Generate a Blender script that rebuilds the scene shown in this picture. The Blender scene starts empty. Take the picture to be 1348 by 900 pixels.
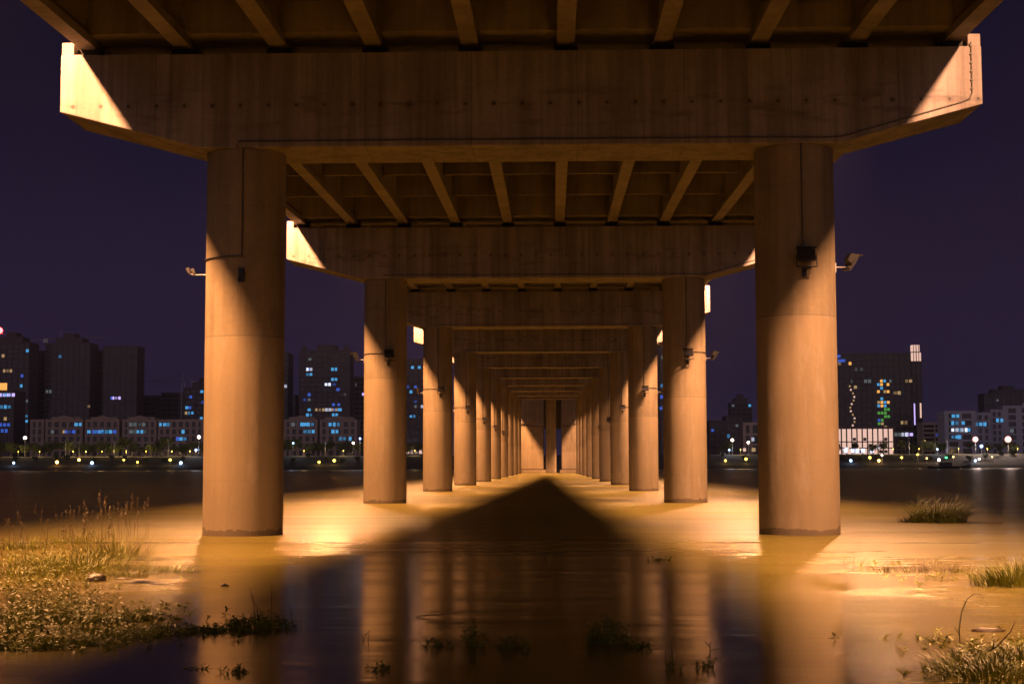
import bpy, math, random
from mathutils import Vector, Matrix
R = math.radians
rnd = random.Random(7)
scn = bpy.context.scene
COL = scn.collection

# ------------------------------------------------------------------ camera
CAM_H = 1.57
cd = bpy.data.cameras.new('Camera'); cam = bpy.data.objects.new('Camera', cd); COL.objects.link(cam)
cd.sensor_width = 36.0; cd.lens = 2000 / 1348 * 36
cd.clip_start = 0.1; cd.clip_end = 9000
CROT = Matrix.Rotation(R(1.517), 4, 'Z') @ Matrix.Rotation(R(90 + 4.66), 4, 'X') @ Matrix.Rotation(R(-0.16), 4, 'Z')
cam.matrix_world = Matrix.Translation((0, 0, CAM_H)) @ CROT
scn.camera = cam

# ------------------------------------------------------------------ night sky
w = bpy.data.worlds.new('World'); scn.world = w; w.use_nodes = True
nt = w.node_tree; nt.nodes.clear()
out = nt.nodes.new('ShaderNodeOutputWorld'); bg = nt.nodes.new('ShaderNodeBackground')
tc = nt.nodes.new('ShaderNodeTexCoord'); sp = nt.nodes.new('ShaderNodeSeparateXYZ')
rp = nt.nodes.new('ShaderNodeValToRGB')
nt.links.new(tc.outputs['Generated'], sp.inputs[0]); nt.links.new(sp.outputs['Z'], rp.inputs[0])
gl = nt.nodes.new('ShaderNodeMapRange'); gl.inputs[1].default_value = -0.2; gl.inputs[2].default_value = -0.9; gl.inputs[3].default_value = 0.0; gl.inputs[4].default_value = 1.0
gm = nt.nodes.new('ShaderNodeMix'); gm.data_type = 'RGBA'; gm.inputs[7].default_value = (0.30, 0.225, 0.27, 1)   # fill glow added to the unseen sky behind the viewer, lifts shaded concrete
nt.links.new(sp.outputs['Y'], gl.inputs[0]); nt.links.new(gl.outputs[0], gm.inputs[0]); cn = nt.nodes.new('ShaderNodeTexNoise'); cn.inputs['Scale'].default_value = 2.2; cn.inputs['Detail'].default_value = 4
cmp_ = nt.nodes.new('ShaderNodeMapping'); cmp_.inputs['Scale'].default_value = (1, 1, 3); nt.links.new(tc.outputs['Generated'], cmp_.inputs[0]); nt.links.new(cmp_.outputs[0], cn.inputs['Vector'])
cr = nt.nodes.new('ShaderNodeMapRange'); cr.inputs[1].default_value = 0.3; cr.inputs[2].default_value = 0.7; cr.inputs[3].default_value = 0.80; cr.inputs[4].default_value = 1.12
cv = nt.nodes.new('ShaderNodeVectorMath'); cv.operation = 'SCALE'
nt.links.new(cn.outputs[0], cr.inputs[0]); nt.links.new(rp.outputs[0], cv.inputs[0]); nt.links.new(cr.outputs[0], cv.inputs['Scale'])
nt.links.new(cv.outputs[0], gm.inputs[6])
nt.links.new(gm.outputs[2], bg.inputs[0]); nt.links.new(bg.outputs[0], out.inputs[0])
e = rp.color_ramp.elements
e[0].position = 0.0; e[0].color = (0.0165, 0.0110, 0.034, 1)
e[1].position = 0.35; e[1].color = (0.0042, 0.0036, 0.012, 1)
m_ = e.new(0.07); m_.color = (0.0125, 0.0082, 0.029, 1)
m_ = e.new(0.2); m_.color = (0.0070, 0.0052, 0.020, 1)
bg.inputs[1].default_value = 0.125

# ------------------------------------------------------------------ exposure
scn.view_settings.view_transform = 'Standard'
scn.view_settings.look = 'None'
scn.view_settings.exposure = 3.0
scn.view_settings.gamma = 1.0
scn.view_settings.use_curve_mapping = False
scn.render.engine = 'CYCLES'
scn.cycles.use_denoising = True
scn.cycles.max_bounces = 8
scn.cycles.diffuse_bounces = 5
scn.cycles.glossy_bounces = 4
scn.cycles.caustics_reflective = False
scn.cycles.caustics_refractive = False
scn.cycles.sample_clamp_indirect = 4.0

# lamp rows beside the bridge deck: (side, first Y, spacing, count, watts, colour)
LAMP_L = dict(ys=[30 + 30 * k for k in range(-2, 11)], watts=5600, col=(1.0, 0.43, 0.17))
LAMP_R = dict(ys=[24 + 33 * k for k in range(-1, 10)], watts=6000, col=(1.0, 0.45, 0.21))

# ------------------------------------------------------------------ helpers
def water_at(px, py, z=0.0):
    d = CROT.to_3x3() @ Vector(((px - 674) / 2000, (450 - py) / 2000, -1))
    t = (z - CAM_H) / d.z
    return Vector((d.x * t, d.y * t, z))
def far_at(px, py, Y):
    d = CROT.to_3x3() @ Vector(((px - 674) / 2000, (450 - py) / 2000, -1))
    t = Y / d.y
    return Vector((d.x * t, Y, CAM_H + d.z * t))

class MB:
    def __init__(s): s.v = []; s.f = []; s.sm = []
    def add(s, vs, fs, smooth=False):
        o = len(s.v); s.v += [tuple(p) for p in vs]
        for f in fs: s.f.append([i + o for i in f]); s.sm.append(smooth)
        return s
    def box(s, x0, x1, y0, y1, z0, z1):
        vs = [(x, y, z) for z in (z0, z1) for y in (y0, y1) for x in (x0, x1)]
        return s.add(vs, [(0, 2, 3, 1), (4, 5, 7, 6), (0, 1, 5, 4), (2, 6, 7, 3), (0, 4, 6, 2), (1, 3, 7, 5)])
    def prism(s, prof, y0, y1, rise=0.0):
        n = len(prof)       # profile (x, z) CCW seen from -Y, extruded along Y
        vs = [(x, y0, z) for x, z in prof] + [(x, y1, z + rise) for x, z in prof]
        fs = [tuple(range(n)), tuple(reversed(range(n, 2 * n)))]
        for i in range(n):
            j = (i + 1) % n; fs.append((i, i + n, j + n, j))
        return s.add(vs, fs)
    def tube(s, pts, r, n=8, r1=None, smooth=True):
        pts = [Vector(p) for p in pts]; r1 = r if r1 is None else r1
        rings = []; up = None
        for i, p in enumerate(pts):
            a = pts[max(i - 1, 0)]; b = pts[min(i + 1, len(pts) - 1)]
            t = (b - a).normalized()
            if up is None or abs(up.dot(t)) > 0.95:
                up = Vector((0, 0, 1)) if abs(t.z) < 0.9 else Vector((0, 1, 0))
            u = t.cross(up).normalized(); v = u.cross(t).normalized(); up = v
            rr = r + (r1 - r) * i / max(len(pts) - 1, 1)
            rings.append([p + u * (rr * math.cos(6.28318 * k / n)) + v * (rr * math.sin(6.28318 * k / n)) for k in range(n)])
        vs = [p for rg in rings for p in rg]; fs = []
        for i in range(len(pts) - 1):
            for k in range(n):
                fs.append((i * n + k, i * n + (k + 1) % n, (i + 1) * n + (k + 1) % n, (i + 1) * n + k))
        s.add(vs, fs, smooth)
        s.add(rings[0], [tuple(reversed(range(n)))]); s.add(rings[-1], [tuple(range(n))])
        return s
    def lathe(s, prof, n=32, c=(0, 0, 0), smooth=True):
        vs = []; fs = []
        for r, z in prof:
            vs += [(c[0] + r * math.cos(6.28318 * k / n), c[1] + r * math.sin(6.28318 * k / n), c[2] + z) for k in range(n)]
        for i in range(len(prof) - 1):
            for k in range(n):
                fs.append((i * n + k, i * n + (k + 1) % n, (i + 1) * n + (k + 1) % n, (i + 1) * n + k))
        s.add(vs, fs, smooth)
        m = len(prof) - 1
        s.add([vs[k] for k in range(n)], [tuple(reversed(range(n)))])
        s.add([vs[m * n + k] for k in range(n)], [tuple(range(n))])
        return s
    def xform(s, M):
        s.v = [tuple(M @ Vector(p)) for p in s.v]; return s
    def mesh(s, name, mat):
        me = bpy.data.meshes.new(name); me.from_pydata(s.v, [], s.f)
        me.polygons.foreach_set('use_smooth', s.sm); me.materials.append(mat); me.update()
        return me
    def build(s, name, mat, parent=None, loc=(0, 0, 0)):
        o = bpy.data.objects.new(name, s.mesh(name, mat)); COL.objects.link(o)
        o.location = loc
        if parent: o.parent = parent
        return o
def bevel(o, wd, seg=2):
    m = o.modifiers.new('bevel', 'BEVEL'); m.width = wd; m.segments = seg; m.limit_method = 'ANGLE'; m.angle_limit = R(40)
    return o
def tag(o, label=None, cat=None, group=None, kind=None):
    if label: o['label'] = label
    if cat: o['category'] = cat
    if group: o['group'] = group
    if kind: o['kind'] = kind
    return o
def empty(name, loc, rz=0.0):
    o = bpy.data.objects.new(name, None); COL.objects.link(o); o.location = loc; o.rotation_euler.z = rz
    o.empty_display_size = 0.2
    return o
def copy_tree(o, parent=None):
    c = o.copy(); COL.objects.link(c)
    if parent: c.parent = parent
    for ch in list(o.children): copy_tree(ch, c)
    return c
ORD = ['nearest', 'second', 'third', 'fourth', 'fifth', 'sixth', 'seventh', 'eighth', 'ninth', 'tenth', 'eleventh', 'twelfth', 'thirteenth', 'fourteenth', 'fifteenth']
ORDL = ['first'] + ORD[1:]

# ------------------------------------------------------------------ materials
class NT:
    def __init__(s, name):
        s.m = bpy.data.materials.new(name); s.m.use_nodes = True; s.t = s.m.node_tree
        s.b = s.t.nodes['Principled BSDF']; s.tc = s.n('ShaderNodeTexCoord')
    def n(s, t, **k):
        nd = s.t.nodes.new(t)
        for a, b in k.items(): setattr(nd, a, b)
        return nd
    def l(s, a, b): s.t.links.new(a, b)
    def val(s, sock, v):
        if hasattr(v, 'is_linked') or isinstance(v, bpy.types.NodeSocket): s.l(v, sock)
        else: sock.default_value = v
    def math(s, op, a, b=None, c=None):
        nd = s.n('ShaderNodeMath', operation=op); s.val(nd.inputs[0], a)
        if b is not None: s.val(nd.inputs[1], b)
        if c is not None: s.val(nd.inputs[2], c)
        return nd.outputs[0]
    def noise(s, scale, detail=4, rough=0.55, vec=None, sc3=None, dist=0.0):
        nd = s.n('ShaderNodeTexNoise'); nd.inputs['Scale'].default_value = scale
        nd.inputs['Detail'].default_value = detail; nd.inputs['Roughness'].default_value = rough
        nd.inputs['Distortion'].default_value = dist
        v = vec or getattr(s, 'vec', None) or s.tc.outputs['Object']
        if sc3:
            mp = s.n('ShaderNodeMapping'); mp.inputs['Scale'].default_value = sc3; s.l(v, mp.inputs['Vector']); v = mp.outputs[0]
        s.l(v, nd.inputs['Vector']); return nd.outputs[0]
    def ramp(s, fac, p0, c0, p1, c1):
        nd = s.n('ShaderNodeValToRGB'); el = nd.color_ramp.elements
        g = lambda c: (c, c, c, 1) if isinstance(c, (int, float)) else (*c, 1)
        el[0].position = p0; el[0].color = g(c0); el[1].position = p1; el[1].color = g(c1)
        s.l(fac, nd.inputs[0]); return nd.outputs[0]
    def mix(s, fac, a, b, blend='MIX'):
        nd = s.n('ShaderNodeMix', data_type='RGBA', blend_type=blend)
        s.val(nd.inputs['Factor'], fac)
        for k, v in (('A', a), ('B', b)):
            sock = [i for i in nd.inputs if i.name == k and i.type == 'RGBA'][0]
            if isinstance(v, bpy.types.NodeSocket): s.l(v, sock)
            else: sock.default_value = (*v, 1) if len(v) == 3 else v
        return [o for o in nd.outputs if o.type == 'RGBA'][0]
    def bump(s, h, strength, dist):
        nd = s.n('ShaderNodeBump'); nd.inputs['Strength'].default_value = strength; nd.inputs['Distance'].default_value = dist
        s.l(h, nd.inputs['Height']); s.l(nd.outputs[0], s.b.inputs['Normal'])
    def col(s, c): s.val(s.b.inputs['Base Color'], c if isinstance(c, bpy.types.NodeSocket) else (*c, 1))
    def rough(s, r): s.val(s.b.inputs['Roughness'], r)

def plain(name, c, r=0.6, metal=0.0, var=0.25, sc=6.0):
    t = NT(name); n = t.noise(sc, 4)
    f = t.ramp(n, 0.3, 1 - var, 0.7, 1 + var * 0.6)
    t.col(t.mix(1.0, c, f, 'MULTIPLY')); t.rough(r); t.b.inputs['Metallic'].default_value = metal
    return t.m
def emit(name, c, k):
    t = NT(name); t.col((0.02, 0.02, 0.02)); t.b.inputs['Emission Color'].default_value = (*c, 1)
    t.b.inputs['Emission Strength'].default_value = k
    return t.m

def concrete(name, base, kind):
    t = NT(name)
    inf = t.n('ShaderNodeObjectInfo'); va = t.n('ShaderNodeVectorMath', operation='ADD')
    cb = t.n('ShaderNodeCombineXYZ'); off_ = t.math('MULTIPLY', inf.outputs['Random'], 60.0)
    t.l(off_, cb.inputs[0]); t.l(t.math('MULTIPLY', off_, 0.7), cb.inputs[1])
    t.l(t.tc.outputs['Object'], va.inputs[0]); t.l(cb.outputs[0], va.inputs[1]); t.vec = va.outputs[0]
    big = t.noise(0.55, 5, 0.6)
    fine = t.noise(9.0, 6, 0.65)
    st = t.noise(1.0, 5, 0.6, sc3=(5.5, 5.5, 0.22))
    st2 = t.noise(1.0, 3, 0.5, sc3=(1.6, 1.6, 0.10))
    c = t.mix(t.ramp(big, 0.35, 0.0, 0.68, 1.0), [x * 0.82 for x in base], [x * 1.12 for x in base])
    c = t.mix(1.0, c, t.ramp(fine, 0.3, 0.86, 0.7, 1.08), 'MULTIPLY')
    c = t.mix(1.0, c, t.ramp(st, 0.30, 0.62 if kind == 'cap' else 0.76, 0.56, 1.0), 'MULTIPLY')
    c = t.mix(1.0, c, t.ramp(st2, 0.34, 0.72 if kind == 'cap' else 0.86, 0.58, 1.05), 'MULTIPLY')
    sep = t.n('ShaderNodeSeparateXYZ'); t.l(t.tc.outputs['Object'], sep.inputs[0])
    x, y, z = sep.outputs
    def near(v, d):   # 1 within d of 0
        return t.math('LESS_THAN', t.math('ABSOLUTE', v), d)
    marks = None
    if kind == 'cap':
        # shutter bolt holes in a row, panel joints
        fx = t.math('SUBTRACT', t.math('PINGPONG', t.math('ADD', x, 100.0), 0.325), 0.0)
        dz = t.math('SUBTRACT', z, 0.98)
        wob = t.math('MULTIPLY', t.noise(2.0, 2), 0.10)
        rr = t.math('SQRT', t.math('ADD', t.math('POWER', fx, 2.0), t.math('POWER', dz, 2.0)))
        hole = t.math('LESS_THAN', rr, t.math('MULTIPLY', wob, 0.85))
        halo = t.n('ShaderNodeMapRange'); t.l(rr, halo.inputs[0]); halo.inputs[1].default_value = 0.02; halo.inputs[2].default_value = 0.14
        halo.inputs[3].default_value = 0.8; halo.inputs[4].default_value = 1.0
        c = t.mix(1.0, c, halo.outputs[0], 'MULTIPLY')
        c = t.mix(t.math('MULTIPLY', hole, 0.75), c, (0.03, 0.026, 0.024))
        jx = near(t.math('SUBTRACT', t.math('PINGPONG', t.math('ADD', x, 101.1), 1.22), 0.0), 0.012)
        c = t.mix(t.math('MULTIPLY', jx, 0.45), c, (0.05, 0.045, 0.04))
        # grimy horizontal patches along the bolt line
        gr = t.noise(1.0, 4, 0.6, sc3=(0.8, 0.8, 3.5))
        band = t.n('ShaderNodeMapRange'); t.l(t.math('ABSOLUTE', t.math('SUBTRACT', z, 0.9)), band.inputs[0])
        band.inputs[1].default_value = 0.15; band.inputs[2].default_value = 0.7; band.inputs[3].default_value = 1.0; band.inputs[4].default_value = 0.0
        g2 = t.math('MULTIPLY', t.ramp(gr, 0.52, 0.0, 0.66, 0.6), band.outputs[0])
        c = t.mix(g2, c, (0.07, 0.06, 0.06))
    if kind == 'pier':
        info = t.n('ShaderNodeObjectInfo')
        off = t.math('MULTIPLY', info.outputs['Random'], 0.9)
        for zj, a in ((4.9, 0.4), (7.9, 0.18), (1.6, 0.14)):
            j = near(t.math('SUBTRACT', t.math('SUBTRACT', z, off), zj - 0.45), 0.016)
            c = t.mix(t.math('MULTIPLY', j, a), c, (0.05, 0.045, 0.04))
        # flood line: paler, scoured concrete below
        fl = t.math('ADD', t.math('MULTIPLY', t.noise(0.9, 3), 0.9), 3.35)
        lo = t.math('LESS_THAN', t.math('SUBTRACT', z, off), t.math('ADD', t.math('MULTIPLY', t.noise(1.0, 3, 0.5, sc3=(2.5, 2.5, .3)), 0.02), 4.44))
        c = t.mix(t.math('MULTIPLY', lo, 0.45), c, [v * 1.25 for v in base])
        # white lime runs
        lim = t.noise(1.0, 5, 0.65, sc3=(2.2, 2.2, 0.55))
        lz = t.n('ShaderNodeMapRange'); t.l(z, lz.inputs[0]); lz.inputs[1].default_value = 7.5; lz.inputs[2].default_value = 3.8
        lf = t.math('MULTIPLY', t.ramp(lim, 0.55, 0.0, 0.78, 0.34), lz.outputs[0])
        c = t.mix(lf, c, (0.50, 0.46, 0.42))
        # wet dark foot
        wl = t.math('LESS_THAN', z, t.math('ADD', t.math('MULTIPLY', t.noise(2.2, 5, 0.7), 0.42), -0.07))
        c = t.mix(t.math('MULTIPLY', wl, 0.6), c, (0.06, 0.045, 0.03))
    t.col(c); t.rough(t.ramp(fine, 0.3, 0.72, 0.7, 0.9))
    t.bump(fine, 0.25, 0.02)
    return t.m

BASE = (0.25, 0.198, 0.122); BCAP = (0.265, 0.232, 0.222)
M_pier = concrete('pier_concrete', BASE, 'pier')
M_cap = concrete('cap_concrete', BCAP, 'cap')
M_deck = concrete('deck_concrete', (0.245, 0.212, 0.19), 'deck')
M_rubber = plain('rubber', (0.012, 0.012, 0.013), 0.8)
M_pipe = plain('conduit_grey', (0.06, 0.055, 0.05), 0.55)
M_black = plain('black_metal', (0.018, 0.018, 0.02), 0.45, 0.3)
M_steel = plain('galvanised', (0.35, 0.35, 0.36), 0.4, 0.8)
M_glass = plain('lamp_glass', (0.03, 0.03, 0.035), 0.08, 0.0, 0.05)

def water_material():
    t = NT('muddy_water')
    pos = t.tc.outputs['Object']
    sep = t.n('ShaderNodeSeparateXYZ'); t.l(pos, sep.inputs[0]); x, y, z = sep.outputs
    c1 = t.noise(0.25, 4, 0.55, sc3=(0.35, 1.0, 1.0))
    t.col(t.mix(t.ramp(c1, 0.35, 0.0, 0.65, 1.0), (0.155, 0.128, 0.026), (0.205, 0.172, 0.038)))
    # ripples: long swells drawn out along the current (X), fine ripples by the two weedy shallows
    sw = t.noise(1.0, 3, 0.5, sc3=(0.22, 1.1, 1.0))
    sw2 = t.noise(1.0, 4, 0.6, sc3=(0.9, 3.2, 1.0))
    rip = t.noise(1.0, 3, 0.6, sc3=(5.0, 11.0, 1.0))
    side = t.n('ShaderNodeMapRange'); t.l(t.math('ABSOLUTE', t.math('ADD', x, 0.3)), side.inputs[0])
    side.inputs[1].default_value = 2.2; side.inputs[2].default_value = 5.5; side.interpolation_type = 'SMOOTHSTEP'
    nearm = t.n('ShaderNodeMapRange'); t.l(y, nearm.inputs[0]); nearm.inputs[1].default_value = 34; nearm.inputs[2].default_value = 17
    nearm.interpolation_type = 'SMOOTHSTEP'
    patch = t.ramp(t.noise(0.45, 3, 0.5), 0.36, 0.15, 0.62, 1.0)
    k = t.math('MULTIPLY', t.math('MULTIPLY', side.outputs[0], nearm.outputs[0]), patch)
    h = t.math('ADD', t.math('MULTIPLY', sw, 0.011), t.math('MULTIPLY', sw2, 0.0022))
    h = t.math('ADD', h, t.math('MULTIPLY', t.math('MULTIPLY', rip, k), 0.016))
    t.bump(h, 1.0, 1.0)
    far = t.n('ShaderNodeMapRange'); t.l(y, far.inputs[0]); far.inputs[1].default_value = 12; far.inputs[2].default_value = 46
    far.inputs[3].default_value = 0.14; far.inputs[4].default_value = 0.40; far.interpolation_type = 'SMOOTHSTEP'
    streak = t.ramp(t.noise(1.0, 4, 0.6, sc3=(0.05, 0.75, 1.0)), 0.36, -0.0, 0.64, 1.0)
    rr = t.math('ADD', far.outputs[0], t.math('MULTIPLY', t.math('SUBTRACT', streak, 0.5), t.math('MULTIPLY', far.outputs[0], 0.32)))
    t.rough(t.math('MINIMUM', t.math('MAXIMUM', t.math('ADD', rr, t.math('MULTIPLY', k, 0.14)), 0.12), 0.5))
    t.b.inputs['IOR'].default_value = 1.33
    df = t.n('ShaderNodeBsdfDiffuse'); t.l(t.b.inputs['Base Color'].links[0].from_socket, df.inputs[0])
    mx = t.n('ShaderNodeMixShader'); mx.inputs[0].default_value = 0.75
    o_ = [n for n in t.t.nodes if n.type == 'OUTPUT_MATERIAL'][0]
    t.l(df.outputs[0], mx.inputs[1]); t.l(t.b.outputs[0], mx.inputs[2]); t.l(mx.outputs[0], o_.inputs[0])
    return t.m
M_water = water_material()
M_bank = plain('bank_soil', (0.020, 0.020, 0.010), 0.95, 0, 0.5, 0.3)
M_bed = plain('river_mud', (0.10, 0.07, 0.04), 0.95)

# ------------------------------------------------------------------ setting: river, bed and far bank
def sheet(name, x0, x1, ys_zs, mat, nx=1):
    mb = MB(); vs = []; fs = []
    xs = [x0 + (x1 - x0) * i / nx for i in range(nx + 1)]
    for y, zz in ys_zs:
        for x in xs: vs.append((x, y, zz))
    for j in range(len(ys_zs) - 1):
        for i in range(nx):
            a = j * (nx + 1) + i
            fs.append((a, a + 1, a + nx + 2, a + nx + 1))
    mb.add(vs, fs); o = mb.build(name, mat); o['kind'] = 'structure'; return o
sheet('river_water', -2500, 2500, [(-120, 0), (720, 0)], M_water)
sheet('riverbed_ground', -2500, 2500, [(-120, -2.5), (690, -2.5)], M_bed)
sheet('far_bank_ground', -4500, 4500, [(690, -2.5), (698, -0.3), (704, 1.6), (716, 4.2), (726, 6.2), (740, 6.8), (8000, 7.0)], M_bank)

# ------------------------------------------------------------------ the bridge
CX = -0.765; GR = 0.0222; Y1 = 35.3; SP = 30.0
def zg(y): return 11.31 + GR * (y - 34.5)           # girder underside
NPIER = 10
PHW = 6.43                                          # half distance between the two pier rows
pier_r = 0.92
def cap_soffit(n): return 8.89 + GR * SP * (n - 1)
def pier_y(n): return Y1 + SP * (n - 1)

# cap beam prototype, origin at mid length on soffit level
def make_cap():
    H, E, B, D = 2.21, 10.6, 7.33, 0.975
    root = empty('cap_beam', (0, 0, 0))
    prof = [(-B, 0), (B, 0), (E, 0.86), (E, H), (-E, H), (-E, 0.86)]
    b = MB().prism([(x, z) for x, z in prof], -D, D).build('beam', M_cap, root); bevel(b, 0.025, 2)
    for s in (-1, 1):
        k = MB().box(min(s * 10.6, s * 10.31), max(s * 10.6, s * 10.31), -D + 0.05, D - 0.05, H - 0.002, H + 0.30).build('stop_block', M_cap, root); bevel(k, 0.02)
    for i in range(10):
        gx = -10.05 + 2.2333 * i
        for yy in (-0.48, 0.48):
            MB().box(gx - 0.27, gx + 0.27, yy - 0.2, yy + 0.2, H - 0.002, H + 0.185).build('bearing', M_rubber, root)
    return root
cap0 = make_cap()
def conduit_on_cap(root):
    y = -1.0; pts = [(10.36, y, 2.3), (10.36, y, 1.12), (10.30, y, 0.98), (10.1, y, 0.90), (7.4, y, 0.135), (7.15, y, 0.115), (6.43, y, 0.115)]
    m = MB().tube(pts, 0.016, 6)
    for i in range(6): m.box(10.33, 10.39, -1.02, -0.976, 1.2 + i * 0.2, 1.23 + i * 0.2)
    m.build('conduit', M_pipe, root)
    MB().tube([(6.43, y, 0.125), (-PHW, y, 0.135), (-PHW - .02, y, 0.0)], 0.016, 6).build('conduit', M_pipe, root)
conduit_on_cap(cap0)
caps = []
for n in range(0, NPIER + 1):
    c = cap0 if n == 0 else copy_tree(cap0)
    c.location = (CX, pier_y(n), cap_soffit(n))
    tag(c, ('concrete cap beam overhead behind the viewpoint, out of the picture' if n == 0 else
            f'{ORD[n-1]} concrete cap beam from the viewer, lying across the {ORD[n-1]} pair of round piers'), 'cap beam', 'cap beams across the pier pairs')

# piers
def pier_mesh(h):
    prof = [(pier_r, -2.5)]
    for i in range(int(h * 2) + 1):
        prof.append((pier_r, min(i * 0.5, h)))
    prof.append((pier_r, h - 0.005))
    return MB().lathe(prof, 72)
def pier_conduit(h, side, zf, full):
    r = pier_r + 0.02; a0 = -90 + (6 if side < 0 else 2)
    m = MB()
    pt = lambda a, z: (r * math.cos(R(a)), r * math.sin(R(a)), z)
    m.tube([pt(a0, h - 0.002), pt(a0, zf + 0.1)], 0.018, 6)
    if full:
        a1 = -178 if side < 0 else -2
        m.tube([pt(a0 + (a1 - a0) * i / 12, zf + 0.12) for i in range(13)], 0.018, 6)
    return m
LR = {-1: 'left', 1: 'right'}
for n in range(0, NPIER + 1):
    for s in (-1, 1):
        h = cap_soffit(n) - 0.003
        p = pier_mesh(h).build('bridge_pier', M_pier, None, (CX + s * PHW, pier_y(n), 0))
        lab = ('round concrete bridge pier beside the viewpoint on the %s, out of the picture' % LR[s] if n == 0 else
               f'round concrete pier standing in the river, {ORD[n-1]} from the viewer in the {LR[s]} row')
        tag(p, lab, 'pier', 'round bridge piers')
        if n >= 1: pier_conduit(h, s, 6.25, not (n == 1 and s > 0)).build('conduit', M_pipe, p)

# deck spans (origin at the girder underside of the near end)
def make_span(L=29.94):
    root = empty('deck_span', (0, 0, 0)); rise = GR * L
    gp = [(-0.20, 0), (0.20, 0), (0.20, 0.2), (0.11, 0.36), (0.11, 1.45), (0.5, 1.62), (0.5, 1.68), (-0.5, 1.68), (-0.5, 1.62), (-0.11, 1.45), (-0.11, 0.36), (-0.20, 0.2)]
    me = None
    for i in range(10):
        gx = -10.05 + 2.2333 * i
        if me is None:
            g = MB().prism(gp, 0, L, rise).build('girder', M_deck, root); me = g.data
        else:
            g = bpy.data.objects.new('girder', me); COL.objects.link(g); g.parent = root
        g.location = (gx, 0, 0)
    MB().prism([(-11.05, 1.682), (11.05, 1.682), (11.05, 1.93), (-11.05, 1.93)], 0, L, rise).build('deck_slab', M_deck, root)
    for s in (-1, 1):
        pr = [(s * 11.05, 1.932), (s * 10.75, 1.932), (s * 10.85, 2.9), (s * 11.05, 2.9)]
        if s > 0: pr = pr[::-1]
        MB().prism(pr, 0, L, rise).build('parapet', M_deck, root)
    for y in [0.04] + [5 * k for k in range(1, 6)] + [L - 1.14]:
        end = y < 1 or y > L - 2
        m = MB(); z0 = 0.20 if end else 0.5; t = 0.55 if end else 0.06
        for i in range(9):
            a = -10.05 + 2.2333 * i + 0.112; b = a + 2.2333 - 0.224
            # arched lower edge of the cross beams
            k = 8; pr = []
            for j in range(k + 1):
                u = j / k; pr.append((a + (b - a) * u, z0 + 0.025 * (1 - (2 * u - 1) ** 2) + GR * y))
            pr += [(b, 1.678 + GR * y), (a, 1.678 + GR * y)]
            m.prism(pr, y, y + t * 2)
        m.build('cross_beam', M_deck, root)
    return root
span0 = make_span()
for n in range(-1, NPIER + 1):
    sp_ = span0 if n == -1 else copy_tree(span0)
    y0 = pier_y(n) + 0.03
    sp_.location = (CX, y0, zg(y0))
    lab = ('concrete deck span over and behind the viewpoint, out of the picture' if n == -1 else
           'nearest concrete deck span, its ribbed underside along the top of the picture' if n == 0 else
           f'{ORD[n]} concrete deck span with ribbed underside, beyond the {ORD[n-1]} cap beam')
    tag(sp_, lab, 'bridge deck', 'spans of the bridge deck')

# street lamps on outreach arms along both deck edges; their light slips under the deck edge
def lamp_post(side, y, spec, k):
    a = 2.3; sl = 1.62 if side < 0 else 1.58
    ze = zg(y)
    lx = CX + side * (10.25 + a); lz = ze + sl * a
    bx = CX + side * 10.95
    root = empty('street_lamp', (bx, y, ze + 2.9))
    dx = lx - bx; dz = lz - (ze + 2.9)
    MB().tube([(0, 0, 0), (0, 0, 2.2)], 0.09, 10, 0.07).build('post', M_steel, root)
    pts = [(dx * u, 0, 2.15 + (dz + 0.35 - 2.15) * math.sin(u * 1.5708)) for u in [i / 8 for i in range(9)]]
    MB().tube(pts, 0.055, 8, 0.04).build('arm', M_steel, root)
    h = MB().lathe([(0.05, 0.5), (0.22, 0.42), (0.30, 0.30)][::-1], 20, (dx, 0, dz)).build('lamp_head', M_steel, root)
    L = bpy.data.lights.new('lamp_light', 'SPOT'); L.energy = spec['watts'] * max(1.0, (lz / 15.0)) ** 2.2; L.color = spec['col']; L.shadow_soft_size = 0.26
    L.spot_size = R(146); L.spot_blend = 0.95; lo_scale = (2.4, 1, 1)
    lo = bpy.data.objects.new('lamp_light', L); COL.objects.link(lo); lo.parent = root; lo.location = (dx, 0, dz); lo.scale = lo_scale
    lo.rotation_euler = Vector((-side * math.cos(R(31)), 0.0, -math.sin(R(31)))).to_track_quat('-Z', 'Y').to_euler()
    tag(root, f'{ORD[k] if k < len(ORD) else "far"} street lamp on an outreach arm along the {LR[side]} edge of the bridge deck', 'street lamp', 'street lamps along the deck edges')
for s, spec in ((-1, LAMP_L), (1, LAMP_R)):
    for k, y in enumerate(spec['ys']): lamp_post(s, y, spec, k)

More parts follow.
